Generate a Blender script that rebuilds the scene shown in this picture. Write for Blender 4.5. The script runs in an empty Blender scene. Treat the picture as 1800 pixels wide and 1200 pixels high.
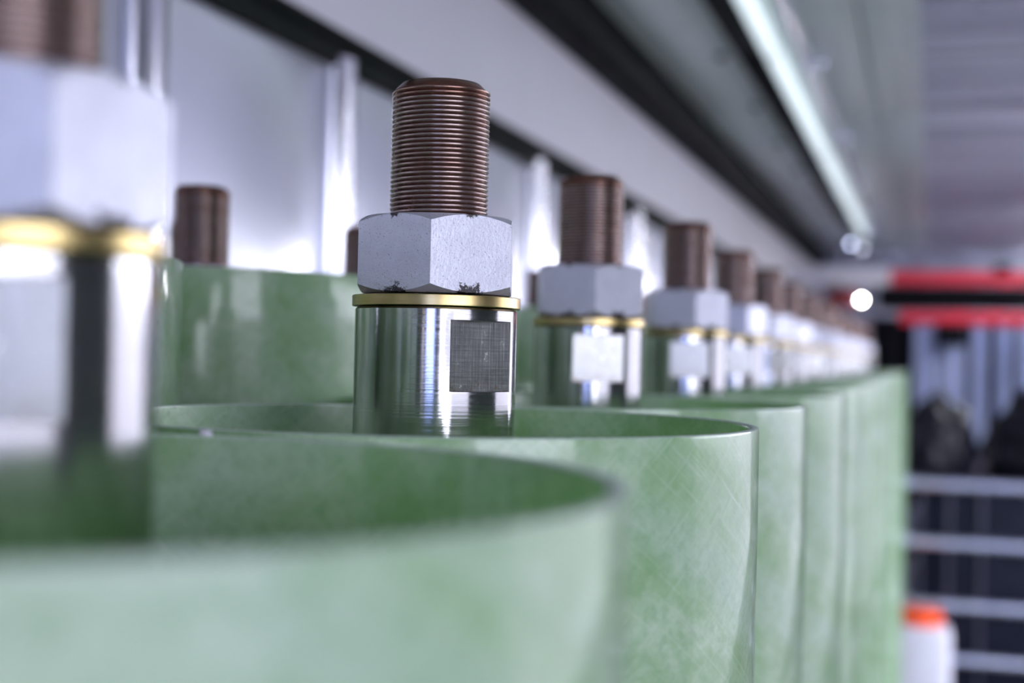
import bpy, bmesh, math, random
from mathutils import Vector, Matrix, noise as mnoise
random.seed(7)
S = bpy.context.scene
COL = S.collection
PI = math.pi
H0 = 1.28                       # eye height above the floor

# ------------------------------------------------------------------ camera
yaw, pitch, roll = .28948, .00909, .02323
F = Vector((-math.sin(yaw)*math.cos(pitch), math.cos(yaw)*math.cos(pitch), math.sin(pitch)))
R = Vector((math.cos(yaw), math.sin(yaw), 0)); U = R.cross(F)
R2 = R*math.cos(roll) + U*math.sin(roll); U2 = -R*math.sin(roll) + U*math.cos(roll)
cam = bpy.data.cameras.new('camera'); camo = bpy.data.objects.new('camera', cam); COL.objects.link(camo)
cam.sensor_width = 36; cam.lens = 2467.03/1800*36; cam.clip_start = .01; cam.clip_end = 300
M = Matrix((R2, U2, -F)).transposed().to_4x4(); M.translation = Vector((0, 0, H0)); camo.matrix_world = M
cam.dof.use_dof = True; cam.dof.focus_distance = .562; cam.dof.aperture_fstop = 5.4
S.camera = camo

# ------------------------------------------------------------------ sky and exposure
S.view_settings.view_transform = 'Standard'; S.view_settings.look = 'None'
S.view_settings.exposure = 1.25; S.view_settings.gamma = 1; S.view_settings.use_curve_mapping = False
W = bpy.data.worlds.new('overcast_sky'); S.world = W; W.use_nodes = True
bg = W.node_tree.nodes['Background']
bg.inputs['Color'].default_value = (.83, .86, 1.0, 1); bg.inputs['Strength'].default_value = 5.3

def portal(name, loc, rot, sx, sy):
    l = bpy.data.lights.new(name, 'AREA'); l.shape = 'RECTANGLE'; l.size = sx; l.size_y = sy
    l.cycles.is_portal = True
    o = bpy.data.objects.new(name, l); o.location = loc; o.rotation_euler = rot; COL.objects.link(o)
# openings: (right wall) yard door and window band, (back wall) door
XR = 1.5; XW = -.72; YB = -3.5; YE = 9.0; ZC = H0 + .70
portal('daylight_yard_door', (XR+.03, -1.55, .98), (0, PI/2, 0), 1.86, 3.0)
portal('daylight_window', (XR+.03, 3.275, 1.2), (0, PI/2, 0), 1.2, 3.85)
portal('daylight_back_door', (.65, YB-.03, .95), (-PI/2, 0, 0), .9, 1.9)

# ------------------------------------------------------------------ node helpers
class NT:
    def __init__(s, name):
        s.m = bpy.data.materials.new(name); s.m.use_nodes = True
        s.t = s.m.node_tree; s.n = s.t.nodes; s.b = s.n['Principled BSDF']; s.out = s.n['Material Output']
    def new(s, t, **k):
        q = s.n.new(t)
        for a, v in k.items(): setattr(q, a, v)
        return q
    def link(s, a, b): s.t.links.new(a, b)
    def put(s, inp, v):
        if hasattr(v, 'links') or isinstance(v, bpy.types.NodeSocket): s.link(v, inp)
        else: inp.default_value = v
    def math(s, op, a, b=0.0, c=0.0, clamp=False):
        q = s.new('ShaderNodeMath', operation=op, use_clamp=clamp)
        s.put(q.inputs[0], a); s.put(q.inputs[1], b); s.put(q.inputs[2], c); return q.outputs[0]
    def noise(s, vec, scale, detail=3, rough=.55, dist=0):
        q = s.new('ShaderNodeTexNoise'); s.link(vec, q.inputs['Vector']); q.inputs['Scale'].default_value = scale
        q.inputs['Detail'].default_value = detail; q.inputs['Roughness'].default_value = rough
        q.inputs['Distortion'].default_value = dist; return q.outputs['Fac']
    def map(s, vec, sc=(1, 1, 1), rot=(0, 0, 0), loc=(0, 0, 0)):
        q = s.new('ShaderNodeMapping'); s.link(vec, q.inputs['Vector'])
        q.inputs['Scale'].default_value = sc; q.inputs['Rotation'].default_value = rot; q.inputs['Location'].default_value = loc
        return q.outputs[0]
    def ramp(s, f, stops):
        q = s.new('ShaderNodeValToRGB'); s.link(f, q.inputs[0]); e = q.color_ramp.elements
        while len(e) < len(stops): e.new(.5)
        for el, (p, c) in zip(e, stops):
            el.position = p; el.color = c if len(c) == 4 else (*c, 1)
        return q.outputs[0]
    def fr(s, f, a, b, c=0., d=1.):
        q = s.new('ShaderNodeMapRange'); s.put(q.inputs[0], f)
        for i, v in enumerate((a, b, c, d)): q.inputs[1+i].default_value = v
        return q.outputs[0]
    def mix(s, f, a, b):
        q = s.new('ShaderNodeMix', data_type='RGBA'); s.put(q.inputs[0], f)
        for i, v in ((6, a), (7, b)):
            if isinstance(v, tuple): q.inputs[i].default_value = (*v, 1) if len(v) == 3 else v
            else: s.link(v, q.inputs[i])
        return q.outputs[2]
    def bump(s, h, strength, dist):
        q = s.new('ShaderNodeBump'); s.link(h, q.inputs['Height']); q.inputs['Strength'].default_value = strength
        q.inputs['Distance'].default_value = dist; s.link(q.outputs[0], s.b.inputs['Normal']); return q.outputs[0]
    def obj(s): return s.new('ShaderNodeTexCoord').outputs['Object']
    def uv(s): return s.new('ShaderNodeTexCoord').outputs['UV']
    def set(s, **k):
        for a, v in k.items():
            i = s.b.inputs[{'col': 'Base Color', 'rough': 'Roughness', 'metal': 'Metallic', 'coat': 'Coat Weight', 'coatr': 'Coat Roughness',
                            'spec': 'Specular IOR Level', 'ani': 'Anisotropic', 'trans': 'Transmission Weight', 'emi': 'Emission Color', 'emis': 'Emission Strength'}[a]]
            if isinstance(v, tuple) and len(v) == 3: v = (*v, 1)
            s.put(i, v)
        return s

def simple(name, col, rough=.5, metal=0., nscale=30, var=.12, bump=0., **k):
    m = NT(name); o = m.obj(); n = m.noise(o, nscale, 4)
    c = m.ramp(n, [(.3, tuple(x*(1-var) for x in col)), (.7, tuple(min(1, x*(1+var)) for x in col))])
    m.set(col=c, rough=m.fr(n, .3, .7, max(.02, rough*.85), rough*1.15), metal=metal, **k)
    if bump: m.bump(n, bump, .002)
    return m.m

# ------------------------------------------------------------------ materials
def mat_grp():                                        # green filament-wound glass fibre
    m = NT('green_glass_fibre'); uv = m.uv(); info = m.new('ShaderNodeObjectInfo').outputs['Random']
    off = m.new('ShaderNodeCombineXYZ'); m.link(m.math('MULTIPLY', info, 13.7), off.inputs[0]); m.link(m.math('MULTIPLY', info, 5.1), off.inputs[1])
    add = m.new('ShaderNodeVectorMath', operation='ADD'); m.link(uv, add.inputs[0]); m.link(off.outputs[0], add.inputs[1]); v = add.outputs[0]
    cloud = m.noise(v, 24, 6, .72, .5)
    fine = m.noise(v, 190, 5, .75, .3)
    fa = m.noise(m.map(m.map(v, rot=(0, 0, .62)), sc=(20, 640, 1)), 1, 3, .65, .3)
    fb = m.noise(m.map(m.map(v, rot=(0, 0, -.72)), sc=(19, 600, 1)), 1, 3, .65, .3)
    band = m.noise(m.map(m.map(v, rot=(0, 0, .5)), sc=(2.5, 30, 1)), 1, 2, .5)
    fib = m.math('MAXIMUM', fa, fb)
    base = m.ramp(cloud, [(.34, (.26, .45, .205)), (.5, (.42, .58, .375)), (.64, (.59, .715, .57))])
    base = m.mix(m.fr(band, .45, .70, 0, .65), base, (.56, .67, .60))
    base = m.mix(m.fr(fine, .45, .68, 0, .5), base, (.21, .38, .19))
    base = m.mix(m.fr(fib, .56, .72, 0, .48), base, (.70, .80, .71))
    # abraded scratches
    sa = m.noise(m.map(m.map(v, rot=(0, 0, .45)), sc=(26, 900, 1)), 1, 1, .5)
    sb = m.noise(m.map(m.map(v, rot=(0, 0, 1.25)), sc=(30, 1000, 1), loc=(3, 1, 0)), 1, 1, .5)
    gate = m.fr(m.noise(v, 22, 2), .5, .66)
    scr = m.math('MULTIPLY', m.fr(m.math('MAXIMUM', sa, sb), .72, .78), gate)
    base = m.mix(m.math('MULTIPLY', scr, .85), base, (.80, .87, .80))
    sep = m.new('ShaderNodeSeparateXYZ'); m.link(uv, sep.inputs[0])
    near = m.math('MULTIPLY', m.fr(sep.outputs[1], 1.243, 1.2515), m.math('GREATER_THAN', sep.outputs[0], 1.5))
    dirt = m.math('MULTIPLY', m.fr(m.noise(v, 300, 4, .75), .56, .63), m.fr(m.noise(v, 7, 1), .54, .64))
    base = m.mix(m.math('MULTIPLY', m.math('MULTIPLY', near, dirt), .85), base, (.07, .065, .05))
    m.set(col=base, rough=m.fr(cloud, .3, .7, .3, .46), spec=.5, coat=.75, coatr=.09)
    h = m.math('ADD', m.math('MULTIPLY', m.noise(m.map(v, sc=(15, 32, 1)), 1, 2, .4), 1.0), m.math('MULTIPLY', fib, .10))
    nb = m.bump(h, .6, .0036)
    tr = m.new('ShaderNodeBsdfTranslucent'); m.link(m.mix(.45, base, (.42, .78, .22)), tr.inputs[0])
    mx = m.new('ShaderNodeMixShader'); mx.inputs[0].default_value = .44
    m.link(m.b.outputs[0], mx.inputs[1]); m.link(tr.outputs[0], mx.inputs[2]); m.link(mx.outputs[0], m.out.inputs[0])
    return m.m
def mat_rim():
    m = NT('cut_glass_fibre_edge'); o = m.obj(); n = m.noise(o, 260, 4, .7); n2 = m.noise(o, 30, 3)
    c = m.ramp(n, [(.3, (.36, .47, .38)), (.7, (.60, .70, .62))])
    m.set(col=m.mix(m.fr(n2, .62, .74, 0, .5), c, (.16, .15, .12)), rough=.5); m.bump(n, .4, .0006); return m.m
def mat_collar():
    m = NT('turned_stainless_steel'); o = m.obj()
    lines = m.noise(m.map(o, sc=(6, 6, 900)), 1, 3, .6); sm = m.noise(o, 60, 4)
    m.set(col=m.ramp(sm, [(.3, (.40, .395, .41)), (.7, (.48, .475, .49))]), metal=1., rough=m.fr(lines, .3, .7, .08, .18))
    m.bump(lines, .12, .0002); return m.m
def mat_flat():
    m = NT('milled_steel_flat'); o = m.obj()
    a = m.noise(m.map(o, sc=(40, 40, 1100)), 1, 2); b = m.noise(m.map(o, sc=(1200, 1200, 30)), 1, 2)
    n = m.noise(o, 160, 5, .7); h = m.math('ADD', a, b)
    z = m.new('ShaderNodeSeparateXYZ'); m.link(o, z.inputs[0])
    c = m.ramp(h, [(.34, (.20, .20, .205)), (.66, (.33, .33, .335))])
    c = m.mix(m.fr(n, .64, .70, 0, .8), c, (.80, .80, .82))
    rust = m.math('MULTIPLY', m.fr(m.noise(o, 420, 4, .7), .5, .66), m.fr(z.outputs[2], H0-.0145, H0-.007, 1, 0))
    c = m.mix(m.math('MULTIPLY', rust, .6), c, (.20, .11, .06))
    m.set(col=c, metal=1., rough=m.fr(n, .3, .7, .28, .38)); m.bump(h, .4, .0003); return m.m
def mat_nut():
    m = NT('zinc_flake_painted_nut'); o = m.obj()
    sp = m.noise(o, 1500, 2, .6); gr = m.noise(o, 700, 3); big = m.noise(o, 90, 4)
    z = m.new('ShaderNodeSeparateXYZ'); m.link(o, z.inputs[0])
    ang = m.math('ARCTAN2', z.outputs[1], z.outputs[0])
    face = m.math('ABSOLUTE', m.math('COSINE', m.math('MULTIPLY', ang, 3)))        # 1 at corners, 0 mid-face
    base = m.ramp(big, [(.3, (.48, .48, .56)), (.7, (.57, .57, .66))])
    base = m.mix(m.fr(sp, .63, .70, 0, .8), base, (.12, .12, .15))
    low = m.math('MULTIPLY', m.fr(z.outputs[2], .0012, .0055, 1, 0), m.fr(face, .35, .75, 1, 0))
    hi = m.math('MULTIPLY', m.fr(z.outputs[2], .0275, .031, 0, .75), m.fr(face, .1, .5, 1, 0))
    worn = m.fr(m.math('ADD', m.noise(o, 330, 5, .75), m.math('MULTIPLY', m.math('MAXIMUM', low, hi), .32)), .66, .74)
    rim = m.math('MULTIPLY', worn, m.fr(m.math('MAXIMUM', low, hi), .05, .3))
    base = m.mix(rim, base, (.035, .03, .035))
    m.set(col=base, metal=.55, rough=.43); m.bump(m.math('ADD', gr, m.math('MULTIPLY', sp, .5)), .22, .0006); return m.m
def mat_thread():
    m = NT('oily_rust_brown_thread'); o = m.obj(); z = m.new('ShaderNodeSeparateXYZ'); m.link(o, z.inputs[0])
    x, y, zz = z.outputs
    r = m.math('SQRT', m.math('ADD', m.math('MULTIPLY', x, x), m.math('MULTIPLY', y, y)))
    crest = m.fr(r, .01965, .02045)
    n = m.noise(o, 110, 4, .7); n2 = m.noise(m.map(o, sc=(30, 30, 200)), 1, 3)
    rust = m.ramp(n, [(.3, (.075, .030, .020)), (.6, (.13, .052, .032)), (.8, (.22, .08, .04))])
    steel = m.mix(m.fr(n2, .48, .66, 0, .45), (.44, .34, .32), (.28, .14, .10))
    top = m.fr(zz, .0525, .0535)
    steel = m.mix(m.math('MULTIPLY', top, .6), steel, (.30, .13, .08))
    c = m.mix(crest, rust, steel)
    cap = m.fr(zz, .0866, .0870)
    c = m.mix(cap, c, (.20, .21, .25))
    m.set(col=c, metal=m.math('MAXIMUM', m.fr(crest, 0, 1, .6, .95), cap), rough=m.fr(n, .3, .7, .20, .28)); return m.m
def mat_brass():
    m = NT('brass_ring'); o = m.obj(); n = m.noise(m.map(o, sc=(20, 20, 300)), 1, 4)
    m.set(col=m.ramp(n, [(.3, (.40, .30, .13)), (.7, (.52, .41, .20))]), metal=1., rough=.3); m.bump(n, .1, .0004); return m.m
def mat_panel():
    m = NT('brushed_aluminium_panel'); o = m.obj(); n = m.noise(m.map(o, sc=(1, 3.2, 2.2)), 1, 3); f = m.noise(m.map(o, sc=(10, 10, 400)), 1, 3)
    m.set(col=m.ramp(n, [(.3, (.74, .74, .84)), (.7, (.80, .80, .91))]), metal=.6, rough=m.fr(f, .3, .7, .18, .24)); m.bump(n, .12, .012); return m.m
def mat_strip():
    m = NT('polished_joint_strip'); o = m.obj(); n = m.noise(m.map(o, sc=(60, 60, 2)), 1, 3)
    m.set(col=m.ramp(n, [(.3, (.56, .56, .63)), (.7, (.70, .70, .77))]), metal=1., rough=.2); return m.m
def mat_ceiling():
    m = NT('ribbed_metal_ceiling'); o = m.obj()
    n = m.noise(m.map(o, sc=(.3, 14, 1)), 1, 5, .7); n2 = m.noise(o, 2, 3)
    m.set(col=m.ramp(n, [(.36, (.26, .255, .34)), (.5, (.55, .53, .66)), (.64, (.82, .79, .92))]), metal=.3, rough=m.fr(n2, .3, .7, .26, .36)); return m.m
def mat_plate():
    m = NT('grey_ceiling_plate'); o = m.obj(); n = m.noise(m.map(o, sc=(18, .6, 1)), 1, 4); n2 = m.noise(o, 9, 4)
    m.set(col=m.mix(m.fr(n2, .5, .75, 0, .3), m.ramp(n, [(.3, (.62, .68, .66)), (.7, (.80, .85, .85))]), (.42, .47, .46)), metal=.15, rough=.34); return m.m

G = mat_grp(); RIM = mat_rim(); STEEL = mat_collar(); FLAT = mat_flat(); NUT = mat_nut(); THREAD = mat_thread(); BRASS = mat_brass()
PANEL = mat_panel(); STRIP = mat_strip(); CEIL = mat_ceiling(); PLATE = mat_plate()
RAIL = simple('dark_green_grey_rail', (.010, .014, .012), .7, spec=.08)
UPPER = simple('matt_grey_upper_wall', (.74, .72, .79), .55, nscale=3, var=.04)
BLACKSTEEL = simple('black_painted_steel', (.006, .006, .008), .65, spec=.08)
FLOOR = simple('dark_floor_paint', (.14, .14, .15), .5, nscale=8, var=.2)
GROUND = simple('concrete_yard', (.20, .195, .20), .8, nscale=2, var=.1)
SKYSCREEN = simple('grey_sky_screen', (.30, .29, .30), .7, nscale=2, var=.08)
BLUETINT = simple('pale_blue_tint_wall', (.36, .46, .95), .5, nscale=3, var=.06)
OUTWALL = simple('dark_grey_lining', (.15, .15, .165), .5, nscale=5)
ENDW = simple('pale_end_wall', (.42, .44, .58), .45, nscale=4, var=.15)
RED = simple('red_painted_steel', (.85, .030, .060), .45, nscale=14, var=.25)
DRED = simple('dark_red_box', (.16, .012, .016), .4)
BLACKFILM = simple('glossy_black_film', (.006, .006, .011), .30, nscale=12, var=.3, bump=.3, spec=.22)
BLACKTANK = simple('black_tank_plastic', (.008, .009, .020), .4, nscale=16, var=.3, spec=.15)
DGALV = simple('dull_tube', (.10, .10, .14), .4, .8)
GALV = simple('galvanised_tube', (.78, .79, .95), .24, 1., nscale=50, var=.2)
PALEBLUE = simple('pale_blue_strip_plastic', (.60, .67, 1.0), .25, nscale=6, var=.12)
WHITEPL = simple('white_plastic', (.56, .54, .62), .4, nscale=20, var=.04)
ORANGE = simple('orange_lid_plastic', (.90, .10, .02), .4, nscale=20, var=.1)
PALLET = simple('grey_pallet', (.10, .10, .11), .6)
def emit(name, col, st):
    m = NT(name); n = m.noise(m.obj(), 4, 2); m.set(col=(.8, .8, .8), emi=col, emis=m.fr(n, 0, 1, st*.9, st*1.1), rough=.4); return m.m
LED = emit('led_tube_glow', (.78, .93, 1.0), .36)
CEILLED = emit('ceiling_lamp_glow', (.93, .95, 1.0), 20)
ENDFILL = emit('end_fill_glow', (.93, .95, 1.0), 85)
BULB = emit('bulb_glow', (1.0, .93, .84), 60)
GLINT_BLUE = emit('blue_highlight_glow', (.62, .70, 1.0), 6.5)
GLINT_LILAC = emit('lilac_highlight_glow', (.66, .64, .85), 3)

# ------------------------------------------------------------------ mesh helpers
def mesh(name, bm, mats, smooth=True, angle=35):
    me = bpy.data.meshes.new(name); bmesh.ops.recalc_face_normals(bm, faces=bm.faces[:])
    bm.to_mesh(me); bm.free()
    for m in (mats if isinstance(mats, (list, tuple)) else [mats]): me.materials.append(m)
    if smooth:
        me.polygons.foreach_set('use_smooth', [True]*len(me.polygons)); me.set_sharp_from_angle(angle=math.radians(angle))
    return me
def obj(name, data, parent=None, loc=(0, 0, 0), rot=(0, 0, 0)):
    o = bpy.data.objects.new(name, data); COL.objects.link(o); o.location = loc; o.rotation_euler = rot
    if parent: o.parent = parent
    return o
def tag(o, label=None, cat=None, group=None, kind=None):
    for k, v in (('label', label), ('category', cat), ('group', group), ('kind', kind)):
        if v: o[k] = v
    return o
def empty(name, loc=(0, 0, 0), rz=0):
    o = obj(name, None, None, loc, (0, 0, rz)); o.empty_display_size = .05; return o
def lathe(bm, prof, n=48, mats=None, a0=0, c=(0, 0, 0), uv=None):
    """prof: list of (r,z) rings; r==0 closes to a point"""
    rings = []
    for r, z in prof:
        if r == 0: rings.append([bm.verts.new((c[0], c[1], c[2]+z))])
        else: rings.append([bm.verts.new((c[0]+r*math.cos(a0+2*PI*j/n), c[1]+r*math.sin(a0+2*PI*j/n), c[2]+z)) for j in range(n)])
    for i in range(len(rings)-1):
        a, b = rings[i], rings[i+1]
        for j in range(n):
            k = (j+1) % n
            if len(a) == 1 and len(b) == 1: continue
            if len(a) == 1: f = bm.faces.new((a[0], b[k], b[j]))
            elif len(b) == 1: f = bm.faces.new((a[j], a[k], b[0]))
            else: f = bm.faces.new((a[j], a[k], b[k], b[j]))
            if mats: f.material_index = mats[i]
def box(bm, x0, x1, y0, y1, z0, z1, bev=0):
    r = bmesh.ops.create_cube(bm, size=1, matrix=Matrix.Translation(((x0+x1)/2, (y0+y1)/2, (z0+z1)/2)) @ Matrix.Diagonal((x1-x0, y1-y0, z1-z0, 1)))
    if bev:
        es = list({e for v in r['verts'] for e in v.link_edges})
        bmesh.ops.bevel(bm, geom=es, offset=bev, segments=3, affect='EDGES', profile=.5)
def boxmesh(name, m, *a, bev=0):
    bm = bmesh.new(); box(bm, *a, bev=bev); return mesh(name, bm, m)
def rod(bm, p, q, r, n=12, dome=False):
    p, q = Vector(p), Vector(q); d = (q-p); L = d.length
    mt = Matrix.Translation(p) @ d.to_track_quat('Z', 'Y').to_matrix().to_4x4()
    b2 = bmesh.new()
    pr = [(0, 0), (r*.85, 0), (r, r*.15), (r, L-r*.15), (r*.85, L), (0, L)]
    lathe(b2, pr, n); b2.transform(mt)
    me = bpy.data.meshes.new('t'); b2.to_mesh(me); b2.free(); bm.from_mesh(me); bpy.data.meshes.remove(me)
def struct(name, me, parent=None):
    o = obj(name, me, parent)
    if not parent: o['kind'] = 'structure'
    return o

# ------------------------------------------------------------------ the setting
struct('floor', boxmesh('floor', FLOOR, XW-.1, XR+.1, YB-.1, YE+.1, -.08, 0))
bm = bmesh.new(); box(bm, 7.5, 7.7, -11, 30, -.1, 2.0); struct('wall_added', mesh('wall_added', bm, SKYSCREEN))  # unseen wall added to hide bright low sky from the steel reflections
bm = bmesh.new(); box(bm, -4, 6, -12.2, -12, -.1, 2.6); struct('wall_added', mesh('wall_added', bm, BLUETINT))  # unseen blue wall added to give the steel a sky-blue reflection
bm = bmesh.new(); box(bm, -60, 60, -60, 60, -.3, -.1); struct('ground', mesh('ground', bm, GROUND))
# left wall: backing, shiny sheet panels, rounded joint strips, rail, grey upper panel, corner beam
wl = struct('wall_left', boxmesh('wall_left', OUTWALL, XW-.1, XW-.012, YB, YE, 0, ZC))
seam = [1.168 + .4585*i for i in range(-4, 18)]
pan = None
for i in range(len(seam)-1):
    bm = bmesh.new(); box(bm, -.012, 0, seam[i]+.004-seam[i], seam[i+1]-.004-seam[i], .05, H0+.37, bev=.003)
    me = mesh('wall_panel', bm, PANEL)
    o = obj('wall_panel', me, wl, (XW, seam[i], 0))
bm = bmesh.new()
prof = [(-.034, 0), (-.032, .006), (-.024, .013), (-.012, .018), (0, .020), (.012, .018), (.024, .013), (.032, .006), (.034, 0)]
lo = [bm.verts.new((x+.001, y, .05)) for y, x in prof]; hi = [bm.verts.new((x+.001, y, H0+.365)) for y, x in prof]
for j in range(len(prof)-1): bm.faces.new((lo[j], lo[j+1], hi[j+1], hi[j]))
bm.faces.new(hi); bm.faces.new(lo[::-1])
sme = mesh('joint_strip', bm, STRIP, angle=60)
for y in seam: obj('joint_strip', sme, wl, (XW, y, 0))
bm = bmesh.new(); box(bm, XW-.012, XW+.012, YB, YE, H0+.352, H0+.392, bev=.004); box(bm, XW+.010, XW+.024, YB, YE, H0+.378, H0+.392, bev=.003)
struct('trim_1', mesh('wall_rail', bm, RAIL))
bm = bmesh.new(); box(bm, XW-.012, XW+.004, YB, YE, H0+.392, H0+.66); struct('trim_2', mesh('upper_wall', bm, UPPER))
bm = bmesh.new(); box(bm, XW-.012, XW+.088, YB, YE, H0+.612, ZC, bev=.004); box(bm, XW+.020, XW+.070, YB, YE, H0+.606, H0+.62, bev=.003); struct('trim_3', mesh('corner_beam', bm, BLACKSTEEL))
# ceiling: flat plates on the left, ribbed sheet on the right
bm = bmesh.new(); x0, x1 = -.03, XR+.1; y = YB; rows = []
while y < YE:
    for dy, dz in ((0, 0), (.030, 0), (.038, -.012), (.062, -.012)):
        rows.append((y+dy, ZC+dz))
    y += .07
vs = [(bm.verts.new((x0, a, b)), bm.verts.new((x1, a, b))) for a, b in rows]
for i in range(len(vs)-1): bm.faces.new((vs[i][0], vs[i][1], vs[i+1][1], vs[i+1][0]))
box(bm, XW-.1, XR+.1, YB-.1, YE+.1, ZC+.02, ZC+.08)
cl = struct('ceiling', mesh('ceiling', bm, CEIL, smooth=False))
for k, (a, b) in enumerate(((-.634, -.42), (-.40, -.27), (-.266, -.15), (-.146, -.03))):
    y = YB
    while y < YE:
        bm = bmesh.new(); box(bm, a, b, y+.003, y+2.497, ZC-.006-.004*(k % 2), ZC+.01, bev=.002)
        obj('ceiling_plate', mesh('ceiling_plate', bm, PLATE), cl); y += 2.5
bm = bmesh.new(); lathe(bm, [(0, -.010), (.007, -.009), (.009, -.004), (.009, 0), (.016, 0), (.016, .003), (0, .003)], 12)
bolt = mesh('ceiling_bolt', bm, BLACKSTEEL)
for y in (1.9, 2.55, 3.2, 3.85, 4.5, 5.15, 5.8, 6.45, 7.1): obj('ceiling_bolt', bolt, cl, (-.47, y, ZC-.008))
# right wall with the yard door and the window band, back wall with its door, end wall
def wall_with(name, m, ax, pos, a0, a1, holes, th=.06):
    bm = bmesh.new(); cur = a0
    def bb(u0, u1, z0, z1):
        if u1-u0 < 1e-4 or z1-z0 < 1e-4: return
        if ax == 'x': box(bm, pos, pos+th, u0, u1, z0, z1)
        else: box(bm, u0, u1, pos-th, pos, z0, z1)
    for (u0, u1, z0, z1) in holes:
        bb(cur, u0, 0, ZC); bb(u0, u1, 0, z0); bb(u0, u1, z1, ZC); cur = u1
    bb(cur, a1, 0, ZC); return struct(name, mesh(name, bm, m, smooth=False))
wall_with('wall_right', OUTWALL, 'x', XR, YB, YE, [(-3.05, -1.9, .05, 1.50), (-1.9, -.14, .05, 1.95), (1.35, 5.2, .60, 1.72)])
wall_with('wall_back', OUTWALL, 'y', YB, XW, XR, [(.2, 1.1, 0, 1.9)])
bm = bmesh.new(); box(bm, XW, XR, YE, YE+.06, 0, ZC)
for i in range(9): box(bm, XW+.12+i*.25, XW+.24+i*.25, YE-.025, YE, 0, ZC, bev=.008)
struct('wall_end', mesh('wall_end', bm, ENDW))
bm = bmesh.new(); box(bm, XW, -.2, 7.36, 7.44, H0+.40, H0+.485, bev=.006); struct('trim_4', mesh('pale_cross_beam', bm, UPPER))

# ------------------------------------------------------------------ lamps and conduit under the ceiling
def led_fixture(y, L, label):
    t = empty('tube_light', (-.36, y, ZC-.01))
    bm = bmesh.new(); box(bm, -.058, .0, 0.002, L-.002, -.028, 0, bev=.003); obj('housing', mesh('housing', bm, BLACKSTEEL), t)
    bm = bmesh.new(); rod(bm, (.019, .008, -.024), (.019, L-.008, -.024), .0175, 20); obj('glowing_tube', mesh('glowing_tube', bm, LED), t)
    for yy in (-.010, L-.020):
        bm = bmesh.new(); rod(bm, (.019, yy+.011, -.024), (.019, yy+.019, -.024), .0185, 20); box(bm, .0, .02, yy+.011, yy+.019, -.03, 0); obj('end_cap', mesh('end_cap', bm, GALV), t)
    tag(t, label, 'lamp', 'tube lamps under the ceiling')
for i, lb in enumerate(('nearest bluish white tube lamp under the ceiling, cut by the top edge', 'second bluish tube lamp along the ceiling, beginning at the conduit clamp',
                        'third bluish tube lamp along the ceiling from the camera', 'farthest bluish tube lamp, ending above the pale cross beam')):
    led_fixture(1.55+1.5*i, 1.5, lb)
t = empty('conduit_pipe', (-.285, 0, ZC-.022)); tag(t, 'thin grey conduit pipe running beside the tube lamps on the ceiling', 'pipe')
bm = bmesh.new(); rod(bm, (0, 1.0, 0), (0, 7.7, 0), .009, 14); obj('pipe', mesh('pipe', bm, GALV), t)
bm = bmesh.new(); box(bm, -.006, .045, -.012, .012, .006, .014, bev=.002); rod(bm, (0, -.012, 0), (0, .012, 0), .012, 14); lathe(bm, [(0, -.012), (.009, -.010), (.012, -.002), (.012, .006), (0, .006)], 12, c=(.032, 0, .004))
sad = mesh('pipe_clamp', bm, GALV)
for y in (2.2, 3.28, 4.36, 5.44, 6.52, 7.4): obj('pipe_clamp', sad, t, (0, y, 0))
bm = bmesh.new(); lathe(bm, [(0, -.03), (.075, -.03), (.085, -.022), (.09, -.004), (.09, 0), (0, 0)], 24); lampme = mesh('lamp_glass', bm, CEILLED)
bm = bmesh.new(); lathe(bm, [(.09, -.012), (.1, -.012), (.104, 0), (.09, 0), (.09, -.012)], 24); lampring = mesh('lamp_ring', bm, GALV)
for i in range(6):
    t = empty('ceiling_lamp', (1.24, 3.0+1.15*i, ZC-.014)); od = ('nearest', 'second', 'third', 'fourth', 'fifth', 'farthest')[i]; obj('lamp_glass', lampme, t); obj('lamp_ring', lampring, t)
    tag(t, f'{od} round ceiling lamp on the right side, mirrored as a blurred spot in the wall', 'lamp', 'round ceiling lamps mirrored in the wall panels')

endme = lampme.copy(); endme.materials[0] = ENDFILL
for i, y in enumerate((6.55, 8.3)):  # unseen lamps added to brighten the strips, beams and end wall
    t = empty('ceiling_lamp', (.78, y, ZC-.014)); obj('lamp_glass', endme, t); obj('lamp_ring', lampring, t)  # added fill lamp out of view, not one of the ceiling row
    tag(t, ('added round ceiling lamp out of view, brightening the red beams from in front', 'added round ceiling lamp out of view, brightening the pale end wall behind the red beams')[i], 'lamp')

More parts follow.
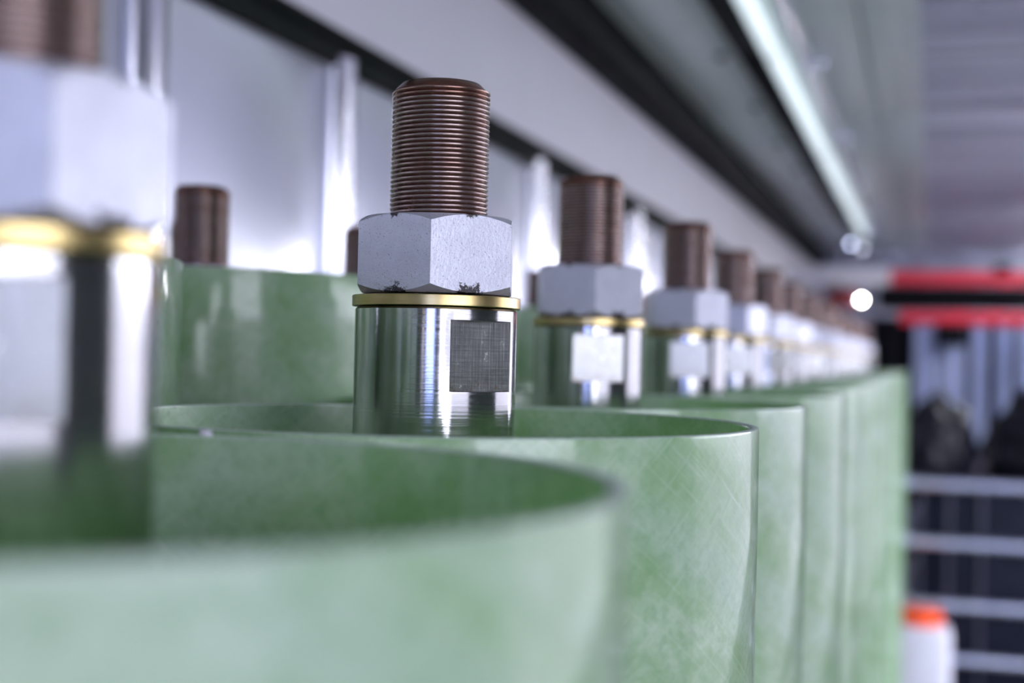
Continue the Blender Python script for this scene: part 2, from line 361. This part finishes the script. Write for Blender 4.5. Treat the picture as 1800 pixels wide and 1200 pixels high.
# ------------------------------------------------------------------ threaded posts
X1, Y1, X2, Y2, SP = -.19916, .55684, -.49337, .28207, .30
RR, RC, RW = .02061, .0339, .03526
ZWB = H0+.0186; ZWT = ZWB+.0046; ZNT = ZWT+.0008+.0318; ZROD = H0+.1124
def collar_mesh(n=144):
    half = math.radians(27.8); d = RC*math.cos(half); bm = bmesh.new()
    zt, zb = H0+.013, H0-.0152
    def ring(kind, z, k=0):
        v = []
        for j in range(n):
            a = 2*PI*j/n; aa = (a+PI) % (2*PI)-PI      # flat faces +X locally
            r = RC-k
            if kind and abs(aa) < half: r = d/math.cos(aa)
            v.append(bm.verts.new((r*math.cos(a), r*math.sin(a), z)))
        return v
    rs = [ring(0, 0), ring(0, zb-.0003), ring(1, zb), ring(1, zt), ring(0, zt+.0002), ring(0, ZWB-.0012), ring(0, ZWB-.0004, .0008), ring(0, ZWB, .002)]
    for i in range(len(rs)-1):
        for j in range(n):
            k = (j+1) % n; f = bm.faces.new((rs[i][j], rs[i][k], rs[i+1][k], rs[i+1][j]))
            am = ((2*PI*(j+.5)/n+PI) % (2*PI))-PI
            if 1 <= i <= 3 and abs(am) < half: f.material_index = 1
    bm.faces.new(rs[-1]); bm.faces.new(rs[0][::-1])
    return mesh('collar', bm, [STEEL, FLAT], angle=22)
def nut_mesh(n=96):
    Rn = .0360; ap = Rn*math.cos(PI/6); Hn = .0318; bm = bmesh.new(); tan = math.tan(math.radians(32))
    ang = [2*PI*j/n for j in range(n)]
    rh = [ap/math.cos(((a) % (PI/3))-PI/6) for a in ang]           # corner at angle 0
    rc0 = ap*.985
    lo = [bm.verts.new((rc0*math.cos(a), rc0*math.sin(a), 0)) for a in ang]
    o1 = [bm.verts.new((r*math.cos(a), r*math.sin(a), (r-rc0)*tan)) for a, r in zip(ang, rh)]
    o2 = [bm.verts.new((r*math.cos(a), r*math.sin(a), Hn-(r-rc0)*tan)) for a, r in zip(ang, rh)]
    hi = [bm.verts.new((rc0*math.cos(a), rc0*math.sin(a), Hn)) for a in ang]
    inn = [bm.verts.new((RR*1.0*math.cos(a), RR*1.0*math.sin(a), Hn-.001)) for a in ang]
    inl = [bm.verts.new((RR*1.0*math.cos(a), RR*1.0*math.sin(a), 0)) for a in ang]
    for A, B in ((inl, lo), (lo, o1), (o1, o2), (o2, hi), (hi, inn)):
        for j in range(n):
            k = (j+1) % n; bm.faces.new((A[j], A[k], B[k], B[j]))
    return mesh('nut', bm, NUT, angle=20)
def thread_mesh(n=72, sub=8):
    p = .00193; z0 = 0; L = ZROD-(ZNT-.004); ch = .0035; bm = bmesh.new(); depth = .00105
    zmax = L-ch; turns = zmax/p; rows = int(turns*sub)
    def prof(u):
        u %= 1; w = abs(u-.5)*2                                    # 0 crest, 1 valley
        return RR-depth*max(0, min(1, (w-.30)/.66))
    V = []
    for i in range(-sub, rows+sub):
        row = []
        for j in range(n+1):
            zz = (i/sub + j/n)*p; r = prof(i/sub)
            zc = max(0, min(zmax, zz))
            if zz <= 0: r = RR-depth
            if zz >= zmax: r = RR-.0009
            a = 2*PI*j/n; row.append(bm.verts.new((r*math.cos(a), r*math.sin(a), zc)))
        V.append(row)
    for i in range(len(V)-1):
        for j in range(n):
            q = (V[i][j], V[i][j+1], V[i+1][j+1], V[i+1][j])
            if q[3].co.z-q[0].co.z < 1e-7 and q[2].co.z-q[1].co.z < 1e-7: continue
            bm.faces.new(q)
    bmesh.ops.delete(bm, geom=[v for v in bm.verts if not v.link_faces], context='VERTS')
    bmesh.ops.remove_doubles(bm, verts=bm.verts[:], dist=1e-6)
    lathe(bm, [(RR-.0009, zmax), (RR-.0012, zmax+.0006), (RR-.0042, L), (RR-.012, L+.0003), (0, L+.0003)], n)
    return mesh('threaded_rod', bm, THREAD, angle=80)
C_ME = collar_mesh(); N_ME = nut_mesh(); T_HI = thread_mesh(); T_LO = thread_mesh(32, 4)
bm = bmesh.new(); lathe(bm, [(RR, 0), (RW-.0003, 0), (RW, .0003), (RW, .0043), (RW-.0003, .0046), (RR, .0046), (RR, 0)], 120); W_ME = mesh('brass_washer', bm, BRASS)
ORD = ['nearest', 'second', 'third', 'fourth', 'fifth', 'sixth', 'seventh', 'eighth', 'ninth', 'tenth', 'eleventh', 'twelfth', 'thirteenth', 'fourteenth', 'farthest']
def post(x, y, label, group, flat_deg, nut_deg, hi):
    """angles measured from -Y towards +X"""
    t = empty('threaded_post', (x, y, 0)); tag(t, label, 'post', group)
    obj('collar', C_ME, t, rot=(0, 0, math.radians(flat_deg-90)))
    obj('brass_washer', W_ME, t, (0, 0, ZWB), (0, 0, random.random()*6))
    obj('nut', N_ME, t, (0, 0, ZWT+.0008), (0, 0, math.radians(nut_deg-90)))
    obj('threaded_rod', T_HI if hi else T_LO, t, (0, 0, ZNT-.004), (0, 0, random.random()*6))
dx = [.0066, .0002, -.0065, .0043, .0026, .0033]; dy = [.0011, -.0011, .0006, .0017, .0012, .0001]
fl = [31, 57, 25.8, 17, 18, 40, 20]; nt = [-8, 15.2, 19.8, 22.6, 34, 20, 28]
for k in range(15):
    if k == 0: lb = 'nearest grey-nutted threaded steel post, blurred and cut off at the left edge'
    elif k == 1: lb = 'sharply focused steel post with dark wrench flat, brass ring, grey nut and brown thread'
    elif k == 14: lb = 'farthest front-row threaded steel post, beside the last green tube edge'
    else: lb = f'{ORD[k]} front-row threaded steel post from the camera, behind the sharp one'
    ex = dx[k] if k < 6 else random.uniform(-.004, .004); ey = dy[k] if k < 6 else random.uniform(-.002, .002)
    post(X1+ex, Y1+SP*(k-1)+ey, lb, 'threaded steel posts in the front row', fl[k] if k < 7 else random.uniform(10, 70), nt[k] if k < 7 else random.uniform(-20, 40), k < 4)
BN = {2: 'brown threaded post top rising behind the left green tube wall, in clear view', 3: 'brown threaded post top just left of the sharp grey nut',
      5: 'dark brown threaded post top just right of the sharp grey nut'}
for k in range(2, 15):
    lb = BN.get(k, f'{ORD[k-1]} back-row threaded post from the camera, mostly hidden by front posts' if k < 14 else 'farthest back-row threaded post, almost hidden by the front posts')
    post(X2+(0 if k < 4 else random.uniform(-.003, .003)), Y2+SP*k, lb, 'threaded posts in the back row', random.uniform(10, 80), random.uniform(-20, 40), k == 2)

# ------------------------------------------------------------------ green tubes
RT, TH = .13826, .0046
def tube_mesh(name, ztop, seed, n=180, rows=26):
    bm = bmesh.new(); L = bm.loops.layers.uv.new('UVMap')
    zs = [0] + [ztop*.35*i/4 for i in range(1, 4)] + [ztop*.35+(ztop*.65-.0012)*i/(rows-5) for i in range(rows-4)]
    sec = [('o', z) for z in zs] + [('e', ztop-.0003), ('f', ztop), ('g', ztop), ('h', ztop-.0004)] + [('i', z) for z in reversed(zs)]
    V = []
    for s, z in sec:
        row = []
        for j in range(n):
            a = 2*PI*j/n; d = .00055*mnoise.noise(Vector((2.5*math.cos(a), 2.5*math.sin(a), z*26+seed*7))) + .0012*mnoise.noise(Vector((math.cos(a), math.sin(a), z*4+seed*3)))
            r = RT+d
            if s == 'e': r = RT+d-.0002
            if s == 'f': r = RT+d-.0007
            if s == 'g': r = RT-TH+.0006
            if s == 'h': r = RT-TH+.0001
            if s == 'i': r = RT-TH+d*.3
            row.append(bm.verts.new((r*math.cos(a), r*math.sin(a), z)))
        V.append((row, s, z))
    m = len(V)
    for i in range(m):
        A, s, z = V[i]; B, s2, z2 = V[(i+1) % m]
        for j in range(n):
            k = (j+1) % n; f = bm.faces.new((A[j], A[k], B[k], B[j]))
            f.material_index = 1 if s in 'efg' else 0
            off = 2.3 if s in 'ghi' and s2 in 'hi' else 0
            for lp, (uu, vv) in zip(f.loops, ((j, z), (j+1, z), (j+1, z2), (j, z2))): lp[L].uv = (uu/n*2*PI*RT+off, vv)
    return mesh(name, bm, [G, RIM], angle=40)
ZT1 = H0-.02735
t_front = [tube_mesh('green_tube', ZT1, s) for s in (1, 2, 3)]
t_back = [tube_mesh('green_tube', H0+.049, s) for s in (5, 6)]
tx = [.0055, -.0031, -.0086, -.0034]; ty = [-.0014, -.0005, -.0016, -.0002]
for k in range(15):
    if k == 0: lb = 'nearest green glass-fibre tube, blurred, its rim sweeping across the bottom left'
    elif k == 1: lb = 'green glass-fibre tube around the sharply focused post, with scratched right edge'
    elif k == 14: lb = 'farthest front-row green tube, its edge beside the dark tank'
    else: lb = f'{ORD[k]} front-row green glass-fibre tube from the camera'
    o = obj('green_tube', t_front[k % 3], None, (X1+(tx[k] if k < 4 else random.uniform(-.004, .004)), Y1+SP*(k-1)+(ty[k] if k < 4 else 0), 0), (0, 0, random.uniform(0, 6.28)))
    tag(o, lb, 'tube', 'green tubes in the front row')
for k in range(1, 15):
    if k == 1: lb = 'taller green tube whose edge shows just right of the nearest post'
    elif k == 2: lb = 'taller green tube standing left of the sharp post, with pale wavy highlights'
    elif k == 3: lb = 'taller green tube seen in the gap right of the sharp post'
    elif k == 14: lb = 'farthest back-row tall green tube, hidden behind the posts'
    else: lb = f'{ORD[k-1]} back-row tall green tube from the camera'
    o = obj('tall_green_tube', t_back[k % 2], None, (X2, Y2+SP*k, (-.004 if k == 1 else 0)), (0, 0, random.uniform(0, 6.28)))
    if k == 1: o.location.z = 0; o.scale.z = .996
    tag(o, lb, 'tube', 'taller green tubes in the back row')
for k in range(-1, -5, -1):
    o = obj('green_tube', t_front[k % 3], None, (X1, Y1+SP*(k-1), 0), (0, 0, random.uniform(0, 6.28)))
    tag(o, f'{ORD[-k-1]} green tube of the front row behind the camera, mirrored in the steel posts', 'tube', 'front-row green tubes behind the camera')
for k in range(0, -5, -1):
    o = obj('tall_green_tube', t_back[k % 2], None, (X2, Y2+SP*k, 0), (0, 0, random.uniform(0, 6.28)))
    tag(o, f'{ORD[-k]} taller green tube beside or behind the camera, mirrored in the steel posts', 'tube', 'back-row green tubes behind the camera')
bm = bmesh.new(); bmesh.ops.create_icosphere(bm, subdivisions=2, radius=1)
for v in bm.verts: v.co = Vector((v.co.x*.0022, v.co.y*.0014, v.co.z*.0011))*(1+.5*mnoise.noise(v.co*2))
chip = obj('resin_chip', mesh('resin_chip', bm, WHITEPL), None, (-.2155, .392, ZT1+.0006), (.2, .3, .5)); tag(chip, 'tiny white resin chip lying on the rim of the nearest green tube', 'chip')

# ------------------------------------------------------------------ far end: beams, roller, box, strips, sheet
t = empty('roller_beam', (0, 7.4, 0)); tag(t, 'red double cross beam with black roller between, at the far end', 'beam')
obj('upper_beam', boxmesh('upper_beam', RED, -.2, 1.3, -.04, .04, H0+.400, H0+.468, bev=.006), t)
obj('lower_beam', boxmesh('lower_beam', RED, -.15, 1.3, -.04, .04, H0+.203, H0+.262, bev=.006), t)
bm = bmesh.new(); rod(bm, (-.26, .0, H0+.332), (1.3, .0, H0+.332), .062, 24); obj('black_roller', mesh('black_roller', bm, BLACKSTEEL), t)
for a, b, c, d in ((.02, .17, H0+.09, H0+.20), (.30, .37, H0+.455, H0+.50)):
    bm = bmesh.new(); box(bm, a, b, -.07, -.042, c, d, bev=.006); box(bm, a+.02, b-.02, -.078, -.068, c+.02, d-.012, bev=.003); obj('black_bracket', mesh('black_bracket', bm, BLACKSTEEL), t)
t = empty('junction_box', (-.44, 7.4, 0)); tag(t, 'small dark red box under the pale cross beam at the far end', 'box')
obj('box_body', boxmesh('box_body', DRED, -.075, .07, -.04, .04, H0+.276, H0+.376, bev=.008), t)
bm = bmesh.new(); box(bm, -.065, .06, -.046, -.038, H0+.286, H0+.366, bev=.003); obj('box_lid', mesh('box_lid', bm, DRED), t)
bm = bmesh.new(); box(bm, -.03, -.01, -.02, .02, H0+.37, H0+.402); obj('hanger', mesh('hanger', bm, BLACKSTEEL), t)
def glow_ball(name, p, r, m, label):
    t = empty(name, p); tag(t, label, 'lamp')
    bm = bmesh.new(); bmesh.ops.create_icosphere(bm, subdivisions=3, radius=r); obj('glow_ball', mesh('glow_ball', bm, m), t)
    bm = bmesh.new(); lathe(bm, [(0, r*.75), (r*.8, r*.75), (r*.9, r*1.2), (r*.9, r*2.2), (0, r*2.2)], 14); obj('socket', mesh('socket', bm, BLACKSTEEL), t)
glow_ball('lamp_glint', (-.338, 7.34, H0+.317), .0085, BULB, 'bright warm white lamp glowing beside the dark red box')
glow_ball('lamp_glint', (-.395, 7.30, H0+.60), .0085, GLINT_BLUE, 'bluish glowing ball added as a highlight at the end of the tube lamps')  # no lamp: glowing ball stands in for a highlight on the tube cap
glow_ball('lamp_glint', (-.335, 7.45, H0+.69-.03), .0085, GLINT_LILAC, 'faint lilac ball added as a highlight above the bluish one at the tube end')  # likewise a highlight put in as a glowing ball, not a lamp
bm = bmesh.new(); nx, nz = 150, 10; V = []
for i in range(nx+1):
    x = -.30+1.6*i/nx; V.append([bm.verts.new((x, 7.62+.022*math.sin(x*46+.8*math.sin(x*9))+.008*math.sin(x*110)*(1-j/nz*.5), .02+(H0+.24-.02)*j/nz)) for j in range(nz+1)])
for i in range(nx):
    for j in range(nz): bm.faces.new((V[i][j], V[i+1][j], V[i+1][j+1], V[i][j+1]))
bmesh.ops.solidify(bm, geom=bm.faces[:], thickness=.003)
o = obj('black_sheet', mesh('black_sheet', bm, BLACKFILM, angle=80)); tag(o, 'black plastic sheet hanging in folds below the red beams', 'sheet')
SL = ['leftmost wide pale blue plastic strip hanging below the red beams', 'second pale blue plastic strip from the left below the red beams', 'third pale blue strip from the left, right of the black bracket',
      'fourth narrow pale blue strip from the left below the red beams', 'rightmost pale blue strip below the red beams, at the picture edge']
for (a, b, c), lb in zip(((-.075, .035, -.42), (.050, .175, -.42), (.205, .275, -.40), (.325, .385, -.40), (.425, .50, -.42)), SL):
    bm = bmesh.new(); n = 16; V = []
    for i in range(n+1):
        u = i/n; x = a+(b-a)*u; y = .012*math.sin(u*PI*3)+.01*math.sin(x*60)
        V.append([bm.verts.new((x, y+.004*math.sin(zz*7+x*9), H0+.215+(c-.215)*zz)) for zz in (0, .25, .5, .75, 1)])
    for i in range(n):
        for j in range(4): bm.faces.new((V[i][j], V[i+1][j], V[i+1][j+1], V[i][j+1]))
    bmesh.ops.solidify(bm, geom=bm.faces[:], thickness=.003)
    o = obj('curtain_strip', mesh('curtain_strip', bm, PALEBLUE, angle=80), None, (0, 7.40, 0)); tag(o, lb, 'strip', 'pale blue plastic strips below the red beams')

# ------------------------------------------------------------------ caged tank, black bags, canister
TX0, TX1, TY0, TY1 = -.056, .93, 5.0, 6.0
t = empty('caged_tank', ((TX0+TX1)/2, (TY0+TY1)/2, 0)); tag(t, 'black plastic tank in a galvanised tube cage behind the tube row', 'tank')
ox, oy = -(TX0+TX1)/2, -(TY0+TY1)/2
bm = bmesh.new(); box(bm, TX0+.035+ox, TX1-.035+ox, TY0+.035+oy, TY1-.035+oy, .14, H0-.388, bev=.05); obj('tank', mesh('tank', bm, BLACKTANK), t)
for h in (.407, .606, .815, .997):
    z = H0-h; bm = bmesh.new()
    pts = [(TX0, TY0), (TX1, TY0), (TX1, TY1), (TX0, TY1)]
    for i in range(4):
        p, q = pts[i], pts[(i+1) % 4]; rod(bm, (p[0]+ox, p[1]+oy, z), (q[0]+ox, q[1]+oy, z), .021, 12)
    obj('cage_hoop', mesh('cage_hoop', bm, GALV), t)
bm = bmesh.new(); rod(bm, (0, 0, .12), (0, 0, H0-.40), .006, 8)
for h in (.407, .606, .815, .997): rod(bm, (0, -.024, H0-h), (0, -.016, H0-h), .016, 12)
up = mesh('cage_upright', bm, DGALV)
for x in (TX0+.035, TX0+.13, TX0+.235, TX0+.42, TX0+.61, TX0+.80, TX1-.03): obj('cage_upright', up, t, (x+ox, TY0+oy+.022, 0))
bm = bmesh.new()
for x in (TX0, (TX0+TX1)/2-.05, TX1-.1): box(bm, x+ox, x+.1+ox, TY0+oy, TY1+oy, 0, .1, bev=.006)
box(bm, TX0+ox, TX1+ox, TY0+oy, TY1+oy, .1, .14, bev=.006); obj('pallet', mesh('pallet', bm, PALLET), t)
for (x, y, rx, rz, sd, lb) in ((.015, 5.22, .155, .27, 3, 'bulging black plastic bag on the tank, next to the last green tube'), (.375, 5.25, .185, .30, 8, 'bulging black plastic bag on the tank at the right picture edge'), (.75, 5.3, .17, .26, 12, None)):
    if lb is None: continue
    bm = bmesh.new(); bmesh.ops.create_icosphere(bm, subdivisions=5, radius=1)
    for v in bm.verts:
        c = v.co.copy(); n = mnoise.fractal(c*1.6+Vector((sd, 0, 0)), 1, 2, 4); rdg = abs(mnoise.noise(c*3.4+Vector((0, sd, 0))))
        s = 1+.16*n-.12*rdg; neck = max(0, c.z-.55)*1.1
        x_, y_ = c.x*s*(1-neck), c.y*s*(1-neck); z_ = max(-.55, c.z*s) if c.z > -.55 else -.55
        v.co = Vector((x_*rx, y_*rx, (z_+.55)/1.5*rz))
    o = obj('black_bag', mesh('black_bag', bm, BLACKFILM, angle=70), None, (x, y, H0-.384)); tag(o, lb, 'bag')
t = empty('white_canister', (-.003, 4.80, 0)); tag(t, 'white plastic canister with orange lid on the floor before the caged tank', 'canister')
bm = bmesh.new(); box(bm, -.088, .088, -.09, .09, 0, .43, bev=.03); obj('canister_body', mesh('canister_body', bm, WHITEPL), t)
bm = bmesh.new(); lathe(bm, [(0, 0), (.064, 0), (.066, .003), (.066, .040), (.060, .048), (0, .050)], 36, c=(-.008, 0, .428))
for j in range(24):
    a = 2*PI*j/24; box(bm, -.008+.066*math.cos(a)-.003, -.008+.066*math.cos(a)+.003, .066*math.sin(a)-.003, .066*math.sin(a)+.003, .433, .465)
obj('orange_lid', mesh('orange_lid', bm, ORANGE), t)
